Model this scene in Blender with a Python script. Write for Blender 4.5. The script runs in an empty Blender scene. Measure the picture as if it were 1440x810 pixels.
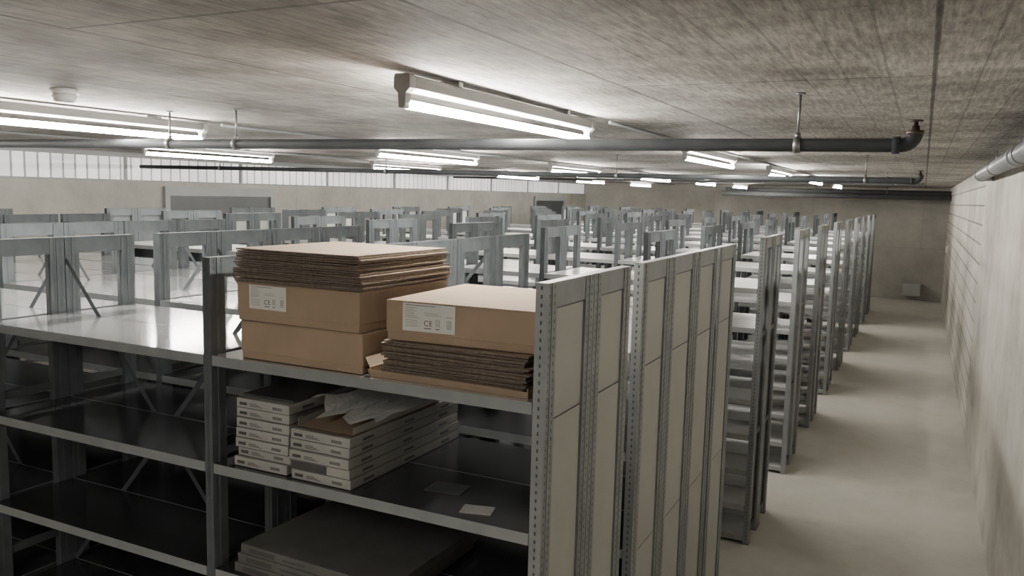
import bpy, bmesh, math, random
from mathutils import Vector, Matrix
random.seed(7)
C = bpy.context.scene.collection
CH = 2.4
H = 2.151; CEIL = 2.792
LV = [1.803, 1.408, 1.012, 0.615, 0.22]
LVF = [1.803, 1.53, 1.28, 1.03, 0.78, 0.53, 0.28, 0.06]
X0 = -0.952; W = 1.295; NB = 5
NF = 8; WFAR = W * NB / NF
WR = 0.548; WL = -8.98; YB = 23.07; YF = -2.6
HX = 0.0185   # half post thickness in X
PD = 0.070    # post size in Y

# ---------------------------------------------------------------- materials
def new_mat(name):
    m = bpy.data.materials.new(name); m.use_nodes = True
    nt = m.node_tree; nt.nodes.clear()
    o = nt.nodes.new('ShaderNodeOutputMaterial'); b = nt.nodes.new('ShaderNodeBsdfPrincipled')
    nt.links.new(b.outputs[0], o.inputs[0])
    return m, nt, b
def N(nt, t, **k):
    n = nt.nodes.new(t)
    for a, v in k.items(): setattr(n, a, v)
    return n
def ramp(nt, fac, stops):
    r = N(nt, 'ShaderNodeValToRGB')
    el = r.color_ramp.elements
    while len(el) < len(stops): el.new(0.5)
    for e, (p, c) in zip(el, stops):
        e.position = p; e.color = (*c, 1)
    nt.links.new(fac, r.inputs[0]); return r.outputs[0]
def noisy(name, c1, c2, scale=5, rough=.5, metal=0., stretch=(1, 1, 1), bump=0., detail=6, rough2=None, spec=.5, lo=.3, hi=.7, coord='Object'):
    m, nt, b = new_mat(name)
    tc = N(nt, 'ShaderNodeTexCoord'); mp = N(nt, 'ShaderNodeMapping'); mp.inputs['Scale'].default_value = stretch
    nt.links.new(tc.outputs[coord], mp.inputs[0])
    n = N(nt, 'ShaderNodeTexNoise'); n.inputs['Scale'].default_value = scale; n.inputs['Detail'].default_value = detail
    n.inputs['Roughness'].default_value = .55
    nt.links.new(mp.outputs[0], n.inputs['Vector'])
    col = ramp(nt, n.outputs['Fac'], [(lo, c1), (hi, c2)])
    nt.links.new(col, b.inputs['Base Color'])
    b.inputs['Roughness'].default_value = rough; b.inputs['Metallic'].default_value = metal
    b.inputs['Specular IOR Level'].default_value = spec
    if rough2 is not None:
        mr = N(nt, 'ShaderNodeMapRange'); mr.inputs['From Min'].default_value = .3; mr.inputs['From Max'].default_value = .7
        mr.inputs['To Min'].default_value = rough; mr.inputs['To Max'].default_value = rough2
        nt.links.new(n.outputs['Fac'], mr.inputs['Value']); nt.links.new(mr.outputs[0], b.inputs['Roughness'])
    if bump:
        bp = N(nt, 'ShaderNodeBump'); bp.inputs['Strength'].default_value = bump; bp.inputs['Distance'].default_value = .01
        nt.links.new(n.outputs['Fac'], bp.inputs['Height']); nt.links.new(bp.outputs[0], b.inputs['Normal'])
    return m
M = {}
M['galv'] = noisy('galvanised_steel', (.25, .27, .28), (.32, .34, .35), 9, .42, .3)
M['galvi'] = noisy('galvanised_steel_dimmed', (.075, .086, .093), (.108, .121, .129), 9, .6, 0, spec=.25)  # same steel for inner frames, darkened in colour against strong lamp light
M['galvd'] = noisy('galvanised_steel_dull', (.08, .088, .093), (.12, .13, .135), 10, .5, .2)
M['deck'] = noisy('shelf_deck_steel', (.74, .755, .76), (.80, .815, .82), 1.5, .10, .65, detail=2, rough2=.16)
M['deckl'] = noisy('shelf_deck_steel_shaded', (.13, .135, .145), (.17, .18, .19), 1.5, .16, .8, detail=2, rough2=.22)  # lower decks: same steel, the shade beneath upper shelves put into its colour
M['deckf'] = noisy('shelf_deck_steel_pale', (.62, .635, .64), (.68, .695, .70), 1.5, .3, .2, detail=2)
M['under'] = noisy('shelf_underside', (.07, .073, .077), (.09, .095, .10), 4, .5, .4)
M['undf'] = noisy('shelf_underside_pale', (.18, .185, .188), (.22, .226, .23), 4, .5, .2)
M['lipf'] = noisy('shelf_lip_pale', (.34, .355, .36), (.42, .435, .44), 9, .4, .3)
M['panel'] = noisy('pale_end_panel', (.40, .41, .385), (.455, .465, .44), 3, .45, 0)
M['white'] = noisy('white_paint', (.66, .66, .64), (.74, .74, .72), 5, .4)
M['whiteb'] = noisy('white_card', (.30, .30, .285), (.39, .388, .37), 8, .6)
M['greyb'] = noisy('grey_card', (.09, .09, .086), (.13, .128, .124), 8, .6)
M['darkb'] = noisy('dark_board', (.05, .05, .05), (.08, .08, .078), 8, .45)
M['card'] = noisy('corrugated_card', (.325, .245, .175), (.375, .285, .21), 6, .75, stretch=(1, 8, 1), spec=.2)
M['card2'] = noisy('card_brown_flat', (.36, .28, .21), (.43, .34, .26), 6, .8, stretch=(1, 8, 1), spec=.2)
M['edge'] = noisy('card_edge', (.09, .077, .068), (.24, .20, .172), 60, .9, stretch=(3, 3, .4), spec=.1)
M['ink'] = noisy('black_ink', (.05, .05, .05), (.07, .07, .07), 5, .6)
M['inkg'] = noisy('grey_print', (.22, .22, .22), (.28, .28, .28), 5, .6)
M['pipe'] = noisy('dark_pipe_paint', (.035, .039, .042), (.055, .06, .064), 6, .7, 0, spec=.15)
M['pipeg'] = noisy('grey_pipe_paint', (.08, .085, .09), (.11, .115, .12), 6, .6, 0, spec=.2)
M['brass'] = noisy('brown_fitting', (.055, .04, .035), (.085, .06, .05), 20, .5, .5)
M['zinc'] = noisy('zinc_rod', (.18, .18, .18), (.27, .27, .27), 20, .4, .8)
M['duct'] = noisy('grey_plastic_pipe', (.22, .23, .24), (.30, .31, .32), 4, .35)
M['hous'] = noisy('lamp_housing', (.19, .19, .185), (.24, .24, .235), 5, .5)
M['cap'] = noisy('lamp_cap_grey', (.32, .32, .32), (.38, .38, .38), 5, .45)
M['doorg'] = noisy('door_grey', (.22, .23, .23), (.27, .28, .28), 3, .5)
M['doord'] = noisy('door_dark_grey', (.035, .04, .043), (.05, .056, .06), 3, .4)
m, nt, b = new_mat('fluorescent_tube'); b.inputs['Emission Color'].default_value = (1, .95, .87, 1); b.inputs['Emission Strength'].default_value = 215
b.inputs['Base Color'].default_value = (.9, .9, .9, 1); M['tube'] = m

def sepcomb(nt, tc, axes):
    sp = N(nt, 'ShaderNodeSeparateXYZ'); nt.links.new(tc.outputs['Object'], sp.inputs[0])
    cb = N(nt, 'ShaderNodeCombineXYZ')
    nt.links.new(sp.outputs[axes[0]], cb.inputs[0]); nt.links.new(sp.outputs[axes[1]], cb.inputs[1])
    return cb.outputs[0]
def brick(nt, vec, bw, rh, ms, c1, c2, mo, sm=.3):
    br = N(nt, 'ShaderNodeTexBrick'); br.inputs['Scale'].default_value = 1
    br.inputs['Brick Width'].default_value = bw; br.inputs['Row Height'].default_value = rh; br.inputs['Mortar Size'].default_value = ms
    br.inputs['Mortar Smooth'].default_value = sm
    for k, v in (('Color1', c1), ('Color2', c2), ('Mortar', mo)): br.inputs[k].default_value = (v, v, v, 1)
    nt.links.new(vec, br.inputs['Vector']); return br.outputs['Color']
def mult(nt, a, b_):
    mu = N(nt, 'ShaderNodeMix', data_type='RGBA', blend_type='MULTIPLY'); mu.inputs[0].default_value = 1
    nt.links.new(a, mu.inputs[6]); nt.links.new(b_, mu.inputs[7]); return mu.outputs[2]
m, nt, b = new_mat('profiled_glass_glow')
tc = N(nt, 'ShaderNodeTexCoord')
col = brick(nt, sepcomb(nt, tc, (1, 2)), .155, 5, .016, .80, .62, .20)
nt.links.new(col, b.inputs['Base Color']); nt.links.new(col, b.inputs['Emission Color'])
b.inputs['Emission Strength'].default_value = .75; b.inputs['Roughness'].default_value = .3; M['glass'] = m  # weak glow added so the panes look bright; nothing lit behind them
def concrete(name, c_dark, c_mid, c_light, streak=(9, .8, 1), bricks=(), mott=.9, rough=.75, bump=.25, stw=.5, lo=.34, hi=.66, n2s=2.2):
    m, nt, b = new_mat(name)
    tc = N(nt, 'ShaderNodeTexCoord')
    n1 = N(nt, 'ShaderNodeTexNoise'); n1.inputs['Scale'].default_value = mott; n1.inputs['Detail'].default_value = 10; n1.inputs['Roughness'].default_value = .68
    nt.links.new(tc.outputs['Object'], n1.inputs['Vector'])
    mp = N(nt, 'ShaderNodeMapping'); mp.inputs['Scale'].default_value = streak
    nt.links.new(tc.outputs['Object'], mp.inputs[0])
    n2 = N(nt, 'ShaderNodeTexNoise'); n2.inputs['Scale'].default_value = n2s; n2.inputs['Detail'].default_value = 9; n2.inputs['Roughness'].default_value = .75
    nt.links.new(mp.outputs[0], n2.inputs['Vector'])
    mx = N(nt, 'ShaderNodeMix'); mx.inputs[0].default_value = stw
    nt.links.new(n1.outputs['Fac'], mx.inputs[2]); nt.links.new(n2.outputs['Fac'], mx.inputs[3])
    out = ramp(nt, mx.outputs[0], [(lo, c_dark), ((lo + hi) / 2, c_mid), (hi, c_light)])
    for (axes, *a) in bricks: out = mult(nt, out, brick(nt, sepcomb(nt, tc, axes), *a))
    nt.links.new(out, b.inputs['Base Color']); b.inputs['Roughness'].default_value = rough
    b.inputs['Specular IOR Level'].default_value = .3
    bp = N(nt, 'ShaderNodeBump'); bp.inputs['Strength'].default_value = bump; bp.inputs['Distance'].default_value = .01
    nt.links.new(mx.outputs[0], bp.inputs['Height']); nt.links.new(bp.outputs[0], b.inputs['Normal'])
    return m, nt, b, out
M['ceil'] = concrete('board_formed_ceiling', (.17, .16, .145), (.37, .354, .328), (.68, .66, .625), streak=(20, 2.0, 1),
                     bricks=(((1, 0), 3.7, .125, .004, 1, .86, .66), ((1, 0), 2.9, 1.0, .008, 1, .93, .42)), mott=1.7, stw=.5, lo=.395, hi=.615, bump=.7, n2s=3.2)[0]
M['wall'] = concrete('cast_wall', (.33, .315, .28), (.42, .405, .365), (.50, .485, .445), streak=(1, 1, 1), bricks=(((0, 2), 2.6, 1.3, .006, 1, .93, .75),), mott=.8)[0]
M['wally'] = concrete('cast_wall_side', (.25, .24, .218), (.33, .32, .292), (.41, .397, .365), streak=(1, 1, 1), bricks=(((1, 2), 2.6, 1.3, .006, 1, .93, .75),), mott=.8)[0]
M['floor'] = concrete('floor_screed', (.42, .405, .36), (.51, .492, .445), (.59, .572, .525), streak=(1, 1, 1), mott=.7, rough=.45, bump=.06)[0]
m, nt, b, out = concrete('side_wall_cast_and_block', (.36, .342, .30), (.53, .507, .457), (.64, .617, .565), streak=(1, 1.2, 1), mott=1.6, bump=.8, lo=.36, hi=.64)
tc = N(nt, 'ShaderNodeTexCoord'); sp = N(nt, 'ShaderNodeSeparateXYZ'); nt.links.new(tc.outputs['Object'], sp.inputs[0])
bo = mult(nt, brick(nt, sepcomb(nt, tc, (1, 2)), 40, .20, .012, 1.0, .96, .42), out)
gt = N(nt, 'ShaderNodeMath', operation='GREATER_THAN'); gt.inputs[1].default_value = 9.7; nt.links.new(sp.outputs[1], gt.inputs[0])
mx = N(nt, 'ShaderNodeMix', data_type='RGBA'); nt.links.new(gt.outputs[0], mx.inputs[0]); nt.links.new(out, mx.inputs[6]); nt.links.new(bo, mx.inputs[7])
nt.links.new(mx.outputs[2], b.inputs['Base Color']); M['wallr'] = m

# ---------------------------------------------------------------- mesh helpers
class MB:
    def __init__(s): s.bm = bmesh.new(); s.mats = []
    def mi(s, m):
        if m not in s.mats: s.mats.append(m)
        return s.mats.index(m)
    def box(s, x0, x1, y0, y1, z0, z1, m='galv', top=None, bot=None):
        i = s.mi(m); v = [s.bm.verts.new((x, y, z)) for z in (z0, z1) for y in (y0, y1) for x in (x0, x1)]
        for k, f in enumerate([(0, 2, 3, 1), (4, 5, 7, 6), (0, 1, 5, 4), (2, 6, 7, 3), (0, 4, 6, 2), (1, 3, 7, 5)]):
            fc = s.bm.faces.new([v[q] for q in f]); fc.material_index = s.mi(top) if (top and k == 1) else s.mi(bot) if (bot and k == 0) else i
        return s
    def quad(s, pts, m):
        f = s.bm.faces.new([s.bm.verts.new(p) for p in pts]); f.material_index = s.mi(m)
    def bar(s, p, q, w, t, m):
        p = Vector(p); q = Vector(q); d = (q - p).normalized(); n = Vector((-d.z, 0, d.x)) * w / 2; y = Vector((0, t / 2, 0))
        vs = [s.bm.verts.new(a + b_ * n + c * y) for a in (p, q) for b_ in (-1, 1) for c in (-1, 1)]
        for f in [(0, 1, 3, 2), (4, 6, 7, 5), (0, 4, 5, 1), (2, 3, 7, 6), (0, 2, 6, 4), (1, 5, 7, 3)]:
            s.bm.faces.new([vs[k] for k in f]).material_index = s.mi(m)
    def tube(s, pts, r, m, seg=16, cap=True):
        i = s.mi(m); pts = [Vector(p) for p in pts]; rings = []
        rr = r if isinstance(r, (list, tuple)) else [r] * len(pts)
        for k, p in enumerate(pts):
            a = (pts[k] - pts[k - 1]).normalized() if k else None
            b_ = (pts[k + 1] - pts[k]).normalized() if k < len(pts) - 1 else None
            if a is None: a = b_
            if b_ is None: b_ = a
            t = (a + b_).normalized()
            up = Vector((0, 0, 1)) if abs(t.z) < .8 else Vector((0, 1, 0)) if abs(t.y) < .8 else Vector((1, 0, 0))
            if k == 0: u = t.cross(up).normalized()
            else: u = (u - t * u.dot(t)).normalized()
            w = t.cross(u)
            rings.append([s.bm.verts.new(p + rr[k] * (math.cos(2 * math.pi * j / seg) * u + math.sin(2 * math.pi * j / seg) * w)) for j in range(seg)])
        for a, b_ in zip(rings, rings[1:]):
            for j in range(seg):
                f = s.bm.faces.new([a[j], a[(j + 1) % seg], b_[(j + 1) % seg], b_[j]]); f.material_index = i; f.smooth = True
        if cap:
            for rg in (rings[0], rings[-1]): s.bm.faces.new(rg).material_index = i
        return s
    def perf(s, org, ux, wid, hgt, cols, pitch, hw, hh, m):
        i = s.mi(m); xsn = [0]
        for c in cols: xsn += [c - hw, c + hw]
        xsn.append(wid); nz = int(hgt / pitch); zs = [0]; hole = set()
        for k in range(nz):
            zc = pitch * (k + .5); hole.add(len(zs)); zs += [zc - hh, zc + hh]
        zs.append(hgt)
        org = Vector(org); ux = Vector(ux)
        g = [[s.bm.verts.new(org + ux * x + Vector((0, 0, z))) for x in xsn] for z in zs]
        for a in range(len(zs) - 1):
            for c in range(len(xsn) - 1):
                if a in hole and c % 2 == 1: continue
                s.bm.faces.new([g[a][c], g[a][c + 1], g[a + 1][c + 1], g[a + 1][c]]).material_index = i
    def mesh(s, name):
        me = bpy.data.meshes.new(name); bmesh.ops.recalc_face_normals(s.bm, faces=s.bm.faces)
        s.bm.to_mesh(me); s.bm.free()
        for m in s.mats: me.materials.append(M[m])
        return me
def ob(name, data=None, loc=(0, 0, 0), rz=0, parent=None, label=None, cat=None, group=None, kind=None, rot=None):
    o = bpy.data.objects.new(name, data); C.objects.link(o); o.location = loc
    o.rotation_euler = rot if rot else (0, 0, rz)
    if parent: o.parent = parent
    if label: o['label'] = label
    if cat: o['category'] = cat
    if group: o['group'] = group
    if kind: o['kind'] = kind
    return o
def bevel(o, w, seg=2):
    m = o.modifiers.new('bevel', 'BEVEL'); m.width = w; m.segments = seg; m.limit_method = 'ANGLE'

# ---------------------------------------------------------------- room shell
def shell(name, x0, x1, y0, y1, z0, z1, mat):
    me = MB().box(x0, x1, y0, y1, z0, z1, mat).mesh(name)
    return ob(name, me, kind='structure')
shell('floor', WL - .2, WR + .2, YF - .2, YB + .2, -.2, 0, 'floor')
shell('ceiling', WL - .2, WR + .2, YF - .2, YB + .2, CEIL, CEIL + .2, 'ceil')
shell('wall_right', WR, WR + .2, YF, YB, 0, CEIL, 'wallr')
shell('wall_back', WL - .2, WR + .2, YB, YB + .2, 0, CEIL, 'wall')
shell('wall_front', WL - .2, WR + .2, YF - .2, YF, 0, CEIL, 'wall')
SILL = 2.43
shell('wall_left', WL - .2, WL, YF, YB, 0, SILL, 'wally')
step = (YB - YF) / 13
for i in range(13):
    mb = MB(); ya = YF + i * step; yb = ya + step
    mb.box(WL - .10, WL - .05, ya + .02, yb - .02, SILL + .02, CEIL - .02, 'glass')
    for (a, b_) in ((ya, ya + .02), (yb - .02, yb)): mb.box(WL - .13, WL - .03, a, b_, SILL, CEIL, 'doorg')
    mb.box(WL - .13, WL - .032, ya + .02, yb - .02, SILL, SILL + .025, 'doorg'); mb.box(WL - .13, WL - .032, ya + .02, yb - .02, CEIL - .06, CEIL, 'doorg')
    ob('window_%d' % (i + 1), mb.mesh('window'), kind='structure')
def door(n, ya, yb, top):
    mb = MB()
    mb.box(WL + .001, WL + .05, ya, ya + .08, 0, top, 'doorg'); mb.box(WL + .001, WL + .05, yb - .08, yb, 0, top, 'doorg'); mb.box(WL + .001, WL + .05, ya + .08, yb - .08, top - .12, top, 'doorg')
    mb.box(WL + .001, WL + .02, ya + .08, yb - .08, 0, top - .12, 'doord')
    mb.box(WL + .02, WL + .07, (ya + yb) / 2 + .06, (ya + yb) / 2 + .18, 1.03, 1.05, 'zinc')
    ob('door_%d' % n, mb.mesh('door'), kind='structure')
door(1, 7.8, 9.85, 2.38); door(2, 19.4, 21.4, 2.36)

# ---------------------------------------------------------------- shelving
def post_mesh(g):
    mb = MB(); h = HX
    cols = (.018, .052)
    mb.perf((h, 0, 0), (0, 1, 0), PD, H, cols, .025, .0022, .0052, g)
    mb.perf((-h, 0, 0), (0, 1, 0), PD, H, cols, .025, .0022, .0052, g)
    mb.perf((-h, 0, 0), (1, 0, 0), 2 * h, H, (h,), .025, .0028, .0054, g)
    mb.box(-h, h, PD - .002, PD, 0, H, g)
    mb.box(-h, h, 0, PD, H - .002, H, g)
    for s in (-1, 1):
        mb.box(min(s * h, s * (h + .0025)), max(s * h, s * (h + .0025)), .030, .040, 0, H, g)
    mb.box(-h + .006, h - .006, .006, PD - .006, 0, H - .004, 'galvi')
    mb.box(-h - .004, h + .004, -.002, PD + .002, 0, .006, 'galvd')
    return mb.mesh('post')
POSTS = {'galv': post_mesh('galv'), 'galvi': post_mesh('galvi')}
cache = {}
def get(key, fn):
    if key not in cache: cache[key] = fn()
    return cache[key]
def shelf_mesh(D, kind, w):
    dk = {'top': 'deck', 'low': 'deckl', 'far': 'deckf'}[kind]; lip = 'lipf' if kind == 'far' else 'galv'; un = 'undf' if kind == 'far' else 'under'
    mb = MB(); a = -w + HX + .003; b_ = -HX - .003
    mb.box(a, b_, 0, D, -.0035, 0, lip, top=dk, bot=un)
    mb.box(a, b_, 0, .003, -.036, -.0035, lip); mb.box(a, b_, D - .003, D, -.036, -.0035, lip)
    mb.box(a, b_, .003, .014, -.036, -.034, lip)
    mb.box(a, a + .003, .003, D - .003, -.036, -.0035, un); mb.box(b_ - .003, b_, .003, D - .003, -.036, -.0035, un)
    mb.box(a, b_, D * .5 - .02, D * .5 + .02, -.022, -.0035, un)
    return mb.mesh('shelf')
def rail_mesh(D, g):
    mb = MB()
    mb.box(-.016, .016, PD, D - PD, H - .075, H - .004, g); mb.box(-.018, .018, PD, D - PD, H - .006, H, g)
    for z in (.06, .75, 1.45): mb.box(-.010, .006, PD, D - PD, z, z + .035, 'galvd')
    mb.box(-.010, .006, PD - .001, PD + .002, .06, H - .05, 'galvd'); mb.box(-.010, .006, D - PD - .002, D - PD + .001, .06, H - .05, 'galvd')
    return mb.mesh('upright_frame')
def panel_mesh(D, s):
    mb = MB(); x = s * .0065
    zz = [.10, .98, 1.74, H - .078]
    mb.box(min(x, x + s * .002), max(x, x + s * .002), PD, D - PD, .0, H - .078, 'galvd')
    x += s * .002
    for a, b_ in zip(zz, zz[1:]):
        mb.box(min(x, x + s * .003), max(x, x + s * .003), PD + .004, D - PD - .004, a + .003, b_ - .003, 'panel')
    return mb.mesh('end_panel')
def brace_mesh(w):
    mb = MB(); a = -w + HX + .006; b_ = -HX - .006
    mb.bar((a, 0, 2.05), (b_, 0, .62), .022, .0012, 'galvi')
    mb.bar((b_, .0013, 2.05), (a, .0013, .62), .022, .0012, 'galvi')
    return mb.mesh('cross_brace')
def unit(k, y, D, levels, panel, brace, group, label, w=W, nb=NB):
    x = X0 - k * w
    u = ob('shelving_unit', None, (x, y, 0), label=label, cat='shelf', group=group)
    def frame(dx, s, g):
        f = ob('upright_frame', get(('r', D, g), lambda: rail_mesh(D, g)), (dx, 0, 0), parent=u)
        ob('post', POSTS[g], (0, 0, 0), parent=f)
        ob('post', POSTS[g], (0, D, 0), rot=(0, 0, math.pi), parent=f)
        if s: ob('end_panel', get(('p', D, s), lambda: panel_mesh(D, s)), (0, 0, 0), parent=f, label='pale grey end panel')
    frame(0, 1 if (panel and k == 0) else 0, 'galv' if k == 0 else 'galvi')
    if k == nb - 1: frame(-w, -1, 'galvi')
    for z in levels:
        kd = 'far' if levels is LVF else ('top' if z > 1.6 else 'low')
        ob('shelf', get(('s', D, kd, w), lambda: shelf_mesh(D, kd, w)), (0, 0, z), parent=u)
    if brace: ob('cross_brace', get(('b', w), lambda: brace_mesh(w)), (0, D + .0012, 0), parent=u)
def far_mesh(D, last, g, w):
    mb = MB()
    def frame(dx, g):
        for ya in (0, D - PD):
            mb.box(dx - HX, dx + HX, ya, ya + PD, 0, H, g)
            for xx in (dx - HX - .0004, dx + HX):
                for q in (.018, .050):
                    mb.box(xx, xx + .0004, ya + q - .0015, ya + q + .0015, 0.02, H - .02, 'under')
        mb.box(dx - .016, dx + .016, PD, D - PD, H - .075, H - .004, g)
        for z in (.06, .75, 1.45): mb.box(dx - .012, dx + .012, PD, D - PD, z, z + .03, 'galvd')
    frame(0, g)
    if last:
        frame(-w, 'galvi'); mb.box(-w - .02, -w - .017, PD, D - PD, .1, H - .09, 'panel')
    a = -w + HX + .003; b_ = -HX
    for z in LVF:
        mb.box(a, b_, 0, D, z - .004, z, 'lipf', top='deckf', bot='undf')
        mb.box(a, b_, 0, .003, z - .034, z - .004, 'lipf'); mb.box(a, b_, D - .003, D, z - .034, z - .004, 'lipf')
    return mb.mesh('shelving_unit')
G = 'rows of galvanised shelving units'
near = [(2.13, .37), (2.505, .37), (3.025, .395), (3.425, .43), (3.87, .43), (4.34, .43)]
for r, (y, D) in enumerate(near):
    for k in range(NB):
        br = 2 if (r in (0, 2, 4) and k > 0) else 0
        if r == 0 and k == 0: lab = 'end shelving unit carrying cardboard boxes, perforated posts, pale end panel'
        elif k == 0: lab = 'end shelving unit with perforated posts and pale end panel'
        else: lab = 'open galvanised shelving unit in the wide block, empty pale decks'
        unit(k, y, D, LV, True, br, G, lab)
for i in range(9):
    yy = 5.74 + 1.70 * i
    for y in (yy, yy + .372):
        for k in range(NF):
            if i == 0: unit(k, y, .366, LVF, False, 0, G, 'galvanised shelving unit with many close shelves beside an aisle', WFAR, NF)
            else:
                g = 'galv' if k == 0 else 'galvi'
                me = get(('f', k == NF - 1, g), lambda: far_mesh(.366, k == NF - 1, g, WFAR))
                ob('shelving_unit', me, (X0 - k * WFAR, y, 0), label='galvanised shelving unit with many close shelves beside an aisle', cat='shelf', group=G)

# ---------------------------------------------------------------- lamps
L = 1.68
def lamp_meshes():
    h = MB()
    prof = [(-.024, .092), (.024, .092), (.027, .078), (.027, .052), (.013, .042), (-.013, .042), (-.027, .052), (-.027, .078)]
    i = h.mi('hous'); ra = [h.bm.verts.new((x, .03, z)) for x, z in prof]; rb = [h.bm.verts.new((x, L - .03, z)) for x, z in prof]
    for j in range(8): h.bm.faces.new([ra[j], ra[(j + 1) % 8], rb[(j + 1) % 8], rb[j]]).material_index = i
    h.bm.faces.new(ra).material_index = i; h.bm.faces.new(rb).material_index = i
    e = MB()
    pr = [(-.026, .096), (.026, .096), (.031, .086), (.031, .050), (.015, .034), (.012, -.010), (.006, -.014), (-.006, -.014), (-.012, -.010), (-.015, .034), (-.031, .050), (-.031, .086)]
    i = e.mi('cap'); ra = [e.bm.verts.new((x, 0, z)) for x, z in pr]; rb = [e.bm.verts.new((x, .034, z)) for x, z in pr]
    n_ = len(pr)
    for j in range(n_): e.bm.faces.new([ra[j], ra[(j + 1) % n_], rb[(j + 1) % n_], rb[j]]).material_index = i
    e.bm.faces.new(ra).material_index = i; e.bm.faces.new(rb).material_index = i
    t = MB().tube([(0, .03, 0), (0, L - .03, 0)], .0155, 'tube', 12)
    return h.mesh('housing'), e.mesh('end_cap'), t.mesh('fluorescent_tube')
HM, EM, TM = lamp_meshes()
for X, ys, per, i0 in ((-1.54, 2.29, 3.55, -1), (-3.95, 2.07, 3.45, 0), (-6.40, 1.85, 3.5, 0)):  # first row begins with an unseen lamp behind the camera, added as front fill
    for i in range(i0, 6):
        y = ys + per * i
        if y + L > YB - 1.95: continue
        o = ob('light_fixture', None, (X, y, CEIL - .110), label='surface-mounted linear fluorescent light glowing under concrete ceiling', cat='light', group='fluorescent ceiling lights')
        ob('housing', HM, parent=o); ob('end_cap', EM, parent=o); ob('end_cap', EM, (0, L, 0), rot=(0, 0, math.pi), parent=o)
        ob('fluorescent_tube', TM, parent=o, label='glowing white tube')
        for q in (.3, 1.3): ob('mounting_bracket', get('mbk', lambda: MB().box(-.04, .04, 0, .03, .090, .109, 'zinc').mesh('mounting_bracket')), (0, q, 0), parent=o)
    mb = MB().tube([(0, ys + L + .05, 0), (0, YB - .1, 0)], .009, 'duct', 8)
    ob('cable_conduit', mb.mesh('cable_conduit'), (X + .09, 0, CEIL - .022), label='thin grey cable conduit fixed along the concrete ceiling', cat='conduit')

# ---------------------------------------------------------------- sprinkler pipes
def pipe(Y, r, z, hangers, slope=.012, mt='pipe'):
    mb = MB(); xr = -.045; xl = WL + .02
    pts = [(xl, 0, 0), (xr - .04, 0, 0)]
    for a in range(1, 7):
        t = a / 6 * math.pi / 2; pts.append((xr - .04 + .04 * math.sin(t), 0, .04 - .04 * math.cos(t)))
    mb.tube(pts, r, mt)
    mb.tube([(xr - .045, 0, 0), (xr - .07, 0, 0)], r * 1.25, mt)
    p = ob('sprinkler_pipe', None, (0, Y, z), rot=(0, slope, 0), label='dark steel sprinkler pipe hung below ceiling, upturned elbow end', cat='pipe', group='sprinkler pipes')
    ob('pipe_run', mb.mesh('pipe_run'), parent=p)
    if CEIL - z > .12:
        s = MB(); s.tube([(0, 0, .036), (0, 0, .050), (0, 0, .0505), (0, 0, .066), (0, 0, .0665), (0, 0, .082)], [r * 1.15, r * 1.15, .014, .012, .008, .006], 'brass', 12)
        s.tube([(0, 0, .080), (0, 0, .086)], .022, 'brass', 12)
        ob('sprinkler_head', s.mesh('sprinkler_head'), (xr, 0, 0), parent=p, label='small brown upright sprinkler head')
    for hx in hangers:
        top = CEIL - z + hx * slope
        h = MB(); h.tube([(0, 0, r), (0, 0, top - .002)], .005, 'zinc', 8); h.tube([(-.012, 0, 0), (.012, 0, 0)], r + .006, 'zinc', 16)
        if top > .1: h.tube([(0, 0, r), (0, 0, r + .02)], .010, 'zinc', 6)
        h.tube([(0, 0, top - .01), (0, 0, top - .003)], .018, 'zinc', 10)
        ob('pipe_hanger', h.mesh('pipe_hanger'), (hx, 0, 0), parent=p, label='zinc ring clamp on threaded rod')
pipe(3.2, .024, 2.600, (-.43, -3.15, -3.62, -6.2), .005)
pipe(7.45, .023, 2.580, (-.45, -2.6, -5.2, -7.6), .005)
pipe(11.7, .019, 2.715, (-.45, -2.6, -5.2, -7.6), 0, 'pipeg')
pipe(15.3, .019, 2.715, (-.45, -2.6, -5.2), 0, 'pipeg')
for y, z, r in ((21.3, 2.55, .06), (21.7, 2.66, .05)):
    mb = MB().tube([(-4.6, 0, 0), (WR - .004, 0, 0)], r, 'pipeg')
    for q in (-4, -2.4, -.8): mb.tube([(q, 0, r * .5), (q, 0, CEIL - z - .002)], .008, 'zinc', 6)
    ob('supply_pipe', mb.mesh('supply_pipe'), (0, y, z), label='dark large-bore pipe crossing below the ceiling', cat='pipe', group='far supply pipes')
mb = MB(); mb.tube([(.44, 0, 0), (.44, 6.3, 0), (.443, 6.38, 0), (.455, 6.43, 0), (.48, 6.45, 0), (WR - .002, 6.45, 0)], .052, 'duct', 20)
mb.tube([(.44, 6.22, 0), (.44, 6.32, 0)], .06, 'duct', 20); mb.tube([(.44, 3.0, 0), (.44, 3.1, 0)], .06, 'duct', 20)
for q in (1.5, 2.75, 4.6):
    mb.tube([(.44, q, .03), (.44, q, CEIL - 2.675 - .002)], .006, 'zinc', 8); mb.tube([(.44, q - .012, 0), (.44, q + .012, 0)], .058, 'zinc', 20)
ob('drain_pipe', mb.mesh('drain_pipe'), (0, 2.3, 2.675), label='grey plastic drain pipe running along the concrete side wall', cat='pipe')
mb = MB().tube([(0, 0, 0), (0, 0, -.022)], .055, 'white', 28)
d = ob('smoke_detector', mb.mesh('base'), (-3.29, 2.36, CEIL - .001), label='round white smoke detector on the concrete ceiling', cat='smoke detector')
mb = MB().tube([(0, 0, -.022), (0, 0, -.028), (0, 0, -.048), (0, 0, -.055)], [.042, .05, .046, .03], 'white', 28)
ob('detector_dome', mb.mesh('detector_dome'), parent=d)

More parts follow.
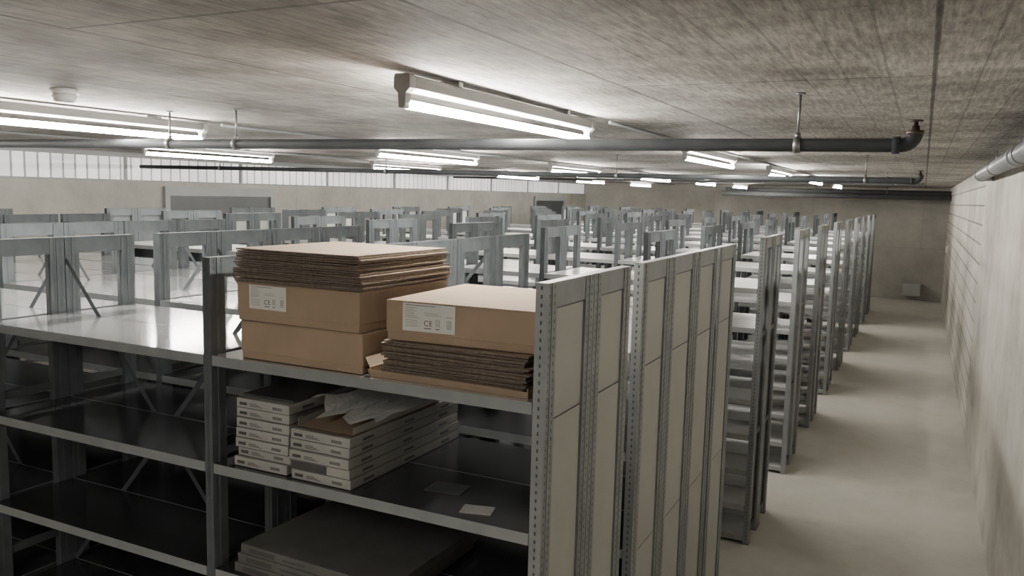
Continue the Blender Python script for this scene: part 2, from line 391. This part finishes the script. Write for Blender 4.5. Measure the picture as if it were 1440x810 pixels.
# ---------------------------------------------------------------- cartons
def carton(w, d, h, loc, rz, label, lab=None, mat='card'):
    e = ob('cardboard_box', None, loc, rz, label=label, cat='box', group='cardboard cartons on the top deck')
    mb = MB(); t = .004
    mb.box(.003, w - .003, .003, .003 + t, 0, h - .004, mat); mb.box(.003, w - .003, d - .003 - t, d - .003, 0, h - .004, mat)
    mb.box(.003, .003 + t, .003 + t, d - .003 - t, 0, h - .004, mat); mb.box(w - .003 - t, w - .003, .003 + t, d - .003 - t, 0, h - .004, mat)
    mb.box(.003, w - .003, .003, d - .003, 0, t, mat)
    b_ = ob('body', mb.mesh('body'), parent=e); bevel(b_, .0015)
    mb = MB(); lh = h * .80
    mb.box(0, w, 0, d, h - .004, h, mat)
    mb.box(0, w, 0, .003, h - lh, h - .004, mat); mb.box(0, w, d - .003, d, h - lh, h - .004, mat)
    mb.box(0, .003, .003, d - .003, h - lh, h - .004, mat); mb.box(w - .003, w, .003, d - .003, h - lh, h - .004, mat)
    l = ob('lid', mb.mesh('lid'), parent=e); bevel(l, .0015)
    if lab:
        lx, lz, lw, lhh = lab
        s = ob('sticker', MB().box(0, lw, -.0008, 0, 0, lhh, 'white').mesh('sticker'), (lx, -.0003, lz), parent=e, label='white product sticker with fine print and marks')
        p = MB()
        def r(x0, x1, z0, z1, mm='inkg'): p.box(x0 * lw, x1 * lw, -.0012, -.0008, z0 * lhh, z1 * lhh, mm)
        for q in range(7): r(.05, .05 + random.uniform(.16, .30), .84 - q * .06, .855 - q * .06)
        r(.05, .62, .92, .94, 'ink')
        for q in range(4): r(.05, .29 + .02 * (q % 2), .38 - q * .07, .395 - q * .07)
        for q in range(10):
            if q % 2 == 0: r(.85 + q * .010, .855 + q * .010, .16, .48, 'ink')
        r(.83, .95, .57, .59); r(.42, .55, .12, .15, 'ink'); r(.64, .71, .12, .15, 'ink'); r(.42, .74, .60, .615); r(.42, .68, .67, .685)
        ob('fine_print', p.mesh('fine_print'), parent=s)
        bn = MB(); u = lw; v = lhh; th = .0009
        for (a, c, e1, f1) in ((.652, .24, .642, .42), (.700, .24, .710, .42), (.652, .24, .700, .24), (.632, .43, .720, .43), (.660, .47, .692, .47)):
            bn.bar((a * u, -.001, c * v), (e1 * u, -.001, f1 * v), th, .0006, 'ink')
        bn.bar((.625 * u, -.001, .21 * v), (.727 * u, -.001, .46 * v), .0007, .0006, 'inkg'); bn.bar((.727 * u, -.001, .21 * v), (.625 * u, -.001, .46 * v), .0007, .0006, 'inkg')
        ob('bin_mark', bn.mesh('bin_mark'), parent=s)
        cu = bpy.data.curves.new('ce', 'FONT'); cu.body = 'CE'; cu.size = lhh * .28; cu.extrude = .0002; cu.space_character = 1.1
        t_ = bpy.data.objects.new('tmp', cu); C.objects.link(t_)
        bpy.context.view_layer.update()
        me = bpy.data.meshes.new_from_object(t_.evaluated_get(bpy.context.evaluated_depsgraph_get())); bpy.data.objects.remove(t_)
        me.materials.clear(); me.materials.append(M['ink'])
        ob('lettering', me, (.41 * lw, -.0011, .22 * lhh), parent=s, rot=(math.pi / 2, 0, 0))
    return e
A0 = LV[0]
carton(.52, .54, .134, (-2.11, 2.155, A0 + .001), 0, 'brown lidded carton resting on the steel shelf deck')
carton(.525, .54, .134, (-2.12, 2.150, A0 + .137), -.01, 'brown lidded carton with white sticker under flattened cardboard', lab=(.055, .045, .165, .082))
carton(.515, .55, .128, (-1.505, 2.165, A0 + .127), .05, 'brown lidded carton with white sticker on flattened cardboard', lab=(.06, .035, .185, .088))
def sheet(w, d, t, loc, rz, label, group, sag=0., top='card2'):
    mb = MB(); nx = 14; g = {}
    i = mb.mi(top); e = mb.mi('edge'); ph = random.uniform(0, 6)
    for a in range(nx + 1):
        x = w * a / nx; dz = sag * (math.sin(ph + a * .3) * .5)
        for j, yy in enumerate((0, d)):
            for s_, zz in enumerate((0, t)):
                g[a, j, s_] = mb.bm.verts.new((x, yy + (random.uniform(0, .002) if j == 0 else 0), zz + dz))
    for a in range(nx):
        mb.bm.faces.new([g[a, 0, 1], g[a + 1, 0, 1], g[a + 1, 1, 1], g[a, 1, 1]]).material_index = i
        mb.bm.faces.new([g[a, 0, 0], g[a, 1, 0], g[a + 1, 1, 0], g[a + 1, 0, 0]]).material_index = i
        for j in (0, 1): mb.bm.faces.new([g[a, j, 0], g[a + 1, j, 0], g[a + 1, j, 1], g[a, j, 1]]).material_index = e
    for a in (0, nx): mb.bm.faces.new([g[a, 0, 0], g[a, 1, 0], g[a, 1, 1], g[a, 0, 1]]).material_index = e
    return ob('flattened_cardboard', mb.mesh('flattened_cardboard'), loc, rz, label=label, cat='cardboard', group=group)
z = A0 + .2735
for i in range(16):
    w = .52 + random.uniform(-.008, .012) + (.025 if i < 7 else 0)
    sheet(w, .55, .0052, (-1.85 - w / 2 + random.uniform(-.006, .006), 2.135 + random.uniform(-.006, .008), z), random.uniform(-.012, .012), 'flattened brown corrugated sheet in pile on cartons', 'flattened cardboard on the cartons', sag=.0014)
    z += .0073
mb = MB(); tw = .565
mb.box(0, tw, 0, .55, 0, .004, 'card'); mb.box(0, .004, 0, .55, .004, .030, 'card'); mb.box(tw - .004, tw, 0, .55, .004, .03, 'card'); mb.box(0, tw, .546, .55, .004, .045, 'card')
mb.quad([(0, 0, .002), (tw, 0, .002), (tw + .005, -.012, .022), (.0, -.012, .026)], 'card'); mb.quad([(0, 0, .030), (0, .55, .030), (-.018, .55, .055), (-.018, 0, .06)], 'card')
ob('open_carton', mb.mesh('open_carton'), (-1.565, 2.16, A0 + .001), label='open shallow brown carton tray holding flattened cardboard', cat='box')
z = A0 + .0075
for i in range(13):
    w = .515 + random.uniform(-.012, .006)
    sheet(w, .52, .0056, (-1.53 + random.uniform(0, .012), 2.168 + random.uniform(-.006, .008), z), random.uniform(-.008, .012), 'flattened brown corrugated sheet under a carton', 'flattened cardboard in the tray', sag=.0022)
    z += .0091

# ---------------------------------------------------------------- white flat boxes on the second shelf
def flatbox(w, d, h, loc, rz, label, black=False, group='flat white boxes on the second shelf', top='whiteb'):
    e = ob('flat_box', None, loc, rz, label=label, cat='box', group=group)
    mb = MB(); mb.box(0, w, 0, d, 0, h, 'whiteb', top=top)
    b_ = ob('body', mb.mesh('body'), parent=e); bevel(b_, .002)
    mb = MB()
    mb.box(.0, w, -.0014, -.0002, h * .0, h * .05, 'darkb')
    if black: mb.box(.004, w * .62, -.0014, -.0004, .003, h - .004, 'darkb')
    else:
        mb.box(w * .06, w * .20, -.0014, -.0004, h * .3, h * .6, 'darkb')
        for q in range(3): mb.box(w * .26, w * (.5 - .05 * q), -.0014, -.0004, h * (.28 + q * .13), h * (.32 + q * .13), 'ink')
        for q in range(7): mb.box(w * (.70 + q * .025), w * (.711 + q * .025), -.0014, -.0004, h * .3, h * .6, 'ink')
    mb.box(w + .0002, w + .0012, 0, d, 0, h * .06, 'darkb')
    for q in (.1, .45, .8): mb.box(w + .0002, w + .0012, d * q, d * q + .06, h * .3, h * .55, 'greyb')
    ob('printed_end', mb.mesh('printed_end'), parent=e, label='printed label strip on the box end')
    return e
B0 = LV[1]; z = B0 + .0015
for i in range(7):
    flatbox(.24, .70, .034, (-2.145 + random.uniform(-.008, .004), 2.16 + random.uniform(-.006, .012), z), random.uniform(-.006, .006), 'flat white printed box in a neat pile'); z += .0352
mb = MB().box(0, .235, 0, .6, 0, .008, 'darkb')
o = ob('dark_board', mb.mesh('dark_board'), (-2.15, 2.20, z), -.0, label='dark grey thin board lying on flat white boxes', cat='board'); bevel(o, .003)
z = B0 + .0015
for i in range(5):
    flatbox(.25, .715, .034, (-1.892 + random.uniform(-.001, .008), 2.15 + random.uniform(-.008, .010), z), random.uniform(-.006, .0), 'flat white printed box with black end label' if i == 1 else 'flat white printed box in a pile', black=(i == 1)); z += .0352
z += .003
op = ob('opened_flat_box', None, (-1.878, 2.18, z), 0, label='torn open white flat box with brown inside showing', cat='box')
mb = MB(); w, d = .235, .55
mb.box(0, w, 0, d, 0, .003, 'card'); mb.box(0, .003, 0, d, .003, .026, 'whiteb'); mb.box(w - .003, w, 0, d, .003, .026, 'whiteb'); mb.box(0, w, d - .003, d, .003, .026, 'whiteb')
mb.quad([(0, 0, .002), (w, 0, .002), (w + .004, -.05, .012), (-.01, -.05, .02)], 'card')
ob('body', mb.mesh('body'), parent=op, label='brown inner tray')
mb = MB(); nx, ny = 14, 14; gr = {}
i = mb.mi('white')
for a in range(nx + 1):
    for b_ in range(ny + 1):
        x = -.005 + (w + .03) * a / nx; s_ = b_ / ny
        y0_ = .07 + .055 * math.sin(a * 1.1) + (.06 if 4 < a < 8 else 0) + .02 * math.sin(a * 2.7)
        y = y0_ + (d - y0_) * s_
        zz = .032 + .012 * math.sin(a * .8 + 1) * (1 - s_) + .009 * math.sin(a * 1.7 + b_ * .9) * (1 - s_) + (.040 * (1 - s_) * (1 - a / 5) if a < 5 else 0)
        gr[a, b_] = mb.bm.verts.new((x, y, max(zz, .027)))
for a in range(nx):
    for b_ in range(ny):
        mb.bm.faces.new([gr[a, b_], gr[a + 1, b_], gr[a + 1, b_ + 1], gr[a, b_ + 1]]).material_index = i
ob('torn_flap', mb.mesh('torn_flap'), parent=op, label='crumpled torn white flap')
mb = MB().box(0, .10, 0, .07, 0, .0012, 'white')
ob('paper_sheet', mb.mesh('paper_sheet'), (-1.23, 2.17, B0 + .001), .25, label='small white paper lying on dark shelf', cat='paper')
mb = MB(); mb.box(0, .13, 0, .10, 0, .001, 'greyb'); mb.box(.008, .122, .008, .092, .001, .0014, 'galvd')
ob('clear_sleeve', mb.mesh('clear_sleeve'), (-1.43, 2.28, B0 + .001), .1, label='thin clear plastic sleeve lying on shelf', cat='plastic sleeve')
z = LV[2] + .0015
for i in range(3):
    mb = MB().box(0, .66, 0, .6, 0, .034, 'greyb')
    o = ob('flat_carton', mb.mesh('flat_carton'), (-2.15 + .01 * i, 2.15 + .006 * i, z), -.015 * i, label='large flat dull grey carton', cat='box', group='large flat cartons on the third shelf'); bevel(o, .002); z += .0352
    mb = MB().box(.04, .16, -.001, -.0002, .008, .024, 'ink'); mb.box(.20, .30, -.001, -.0002, .012, .018, 'ink')
    ob('printed_label', mb.mesh('printed_label'), parent=o)

# ---------------------------------------------------------------- small things at the far end
mb = MB().box(0, .42, 0, .22, 0, .30, 'panel'); mb.box(.03, .39, -.01, 0, .04, .26, 'panel')
o = ob('wall_cabinet', mb.mesh('wall_cabinet'), (-.35, YB - .23, .12), label='small pale box fixed low on the far concrete wall', cat='box'); bevel(o, .03, 3)
mb = MB().box(0, .05, 0, .10, 0, .14, 'white'); mb.box(-.01, 0, .02, .08, .03, .11, 'whiteb')
ob('light_switch', mb.mesh('light_switch'), (WR - .05, 20.8, 1.35), label='small white switch box on the pale side wall', cat='switch')

# ---------------------------------------------------------------- world + camera
w = bpy.data.worlds.new('world'); bpy.context.scene.world = w; w.use_nodes = True
w.node_tree.nodes['Background'].inputs[0].default_value = (.9, .92, 1, 1); w.node_tree.nodes['Background'].inputs[1].default_value = .02
t, p, r = .4566, .1131, .0253
F = Vector((-math.sin(t) * math.cos(p), math.cos(t) * math.cos(p), -math.sin(p)))
R0 = Vector((math.cos(t), math.sin(t), 0)); U0 = R0.cross(F)
R = math.cos(r) * R0 + math.sin(r) * U0; U = -math.sin(r) * R0 + math.cos(r) * U0
cd = bpy.data.cameras.new('camera'); cam = bpy.data.objects.new('camera', cd); C.objects.link(cam)
mt = Matrix((R, U, -F)).transposed().to_4x4(); mt.translation = (0, 0, CH); cam.matrix_world = mt
cd.sensor_width = 36; cd.lens = 36 * 1166.36 / 1440; cd.clip_start = .05
bpy.context.scene.camera = cam
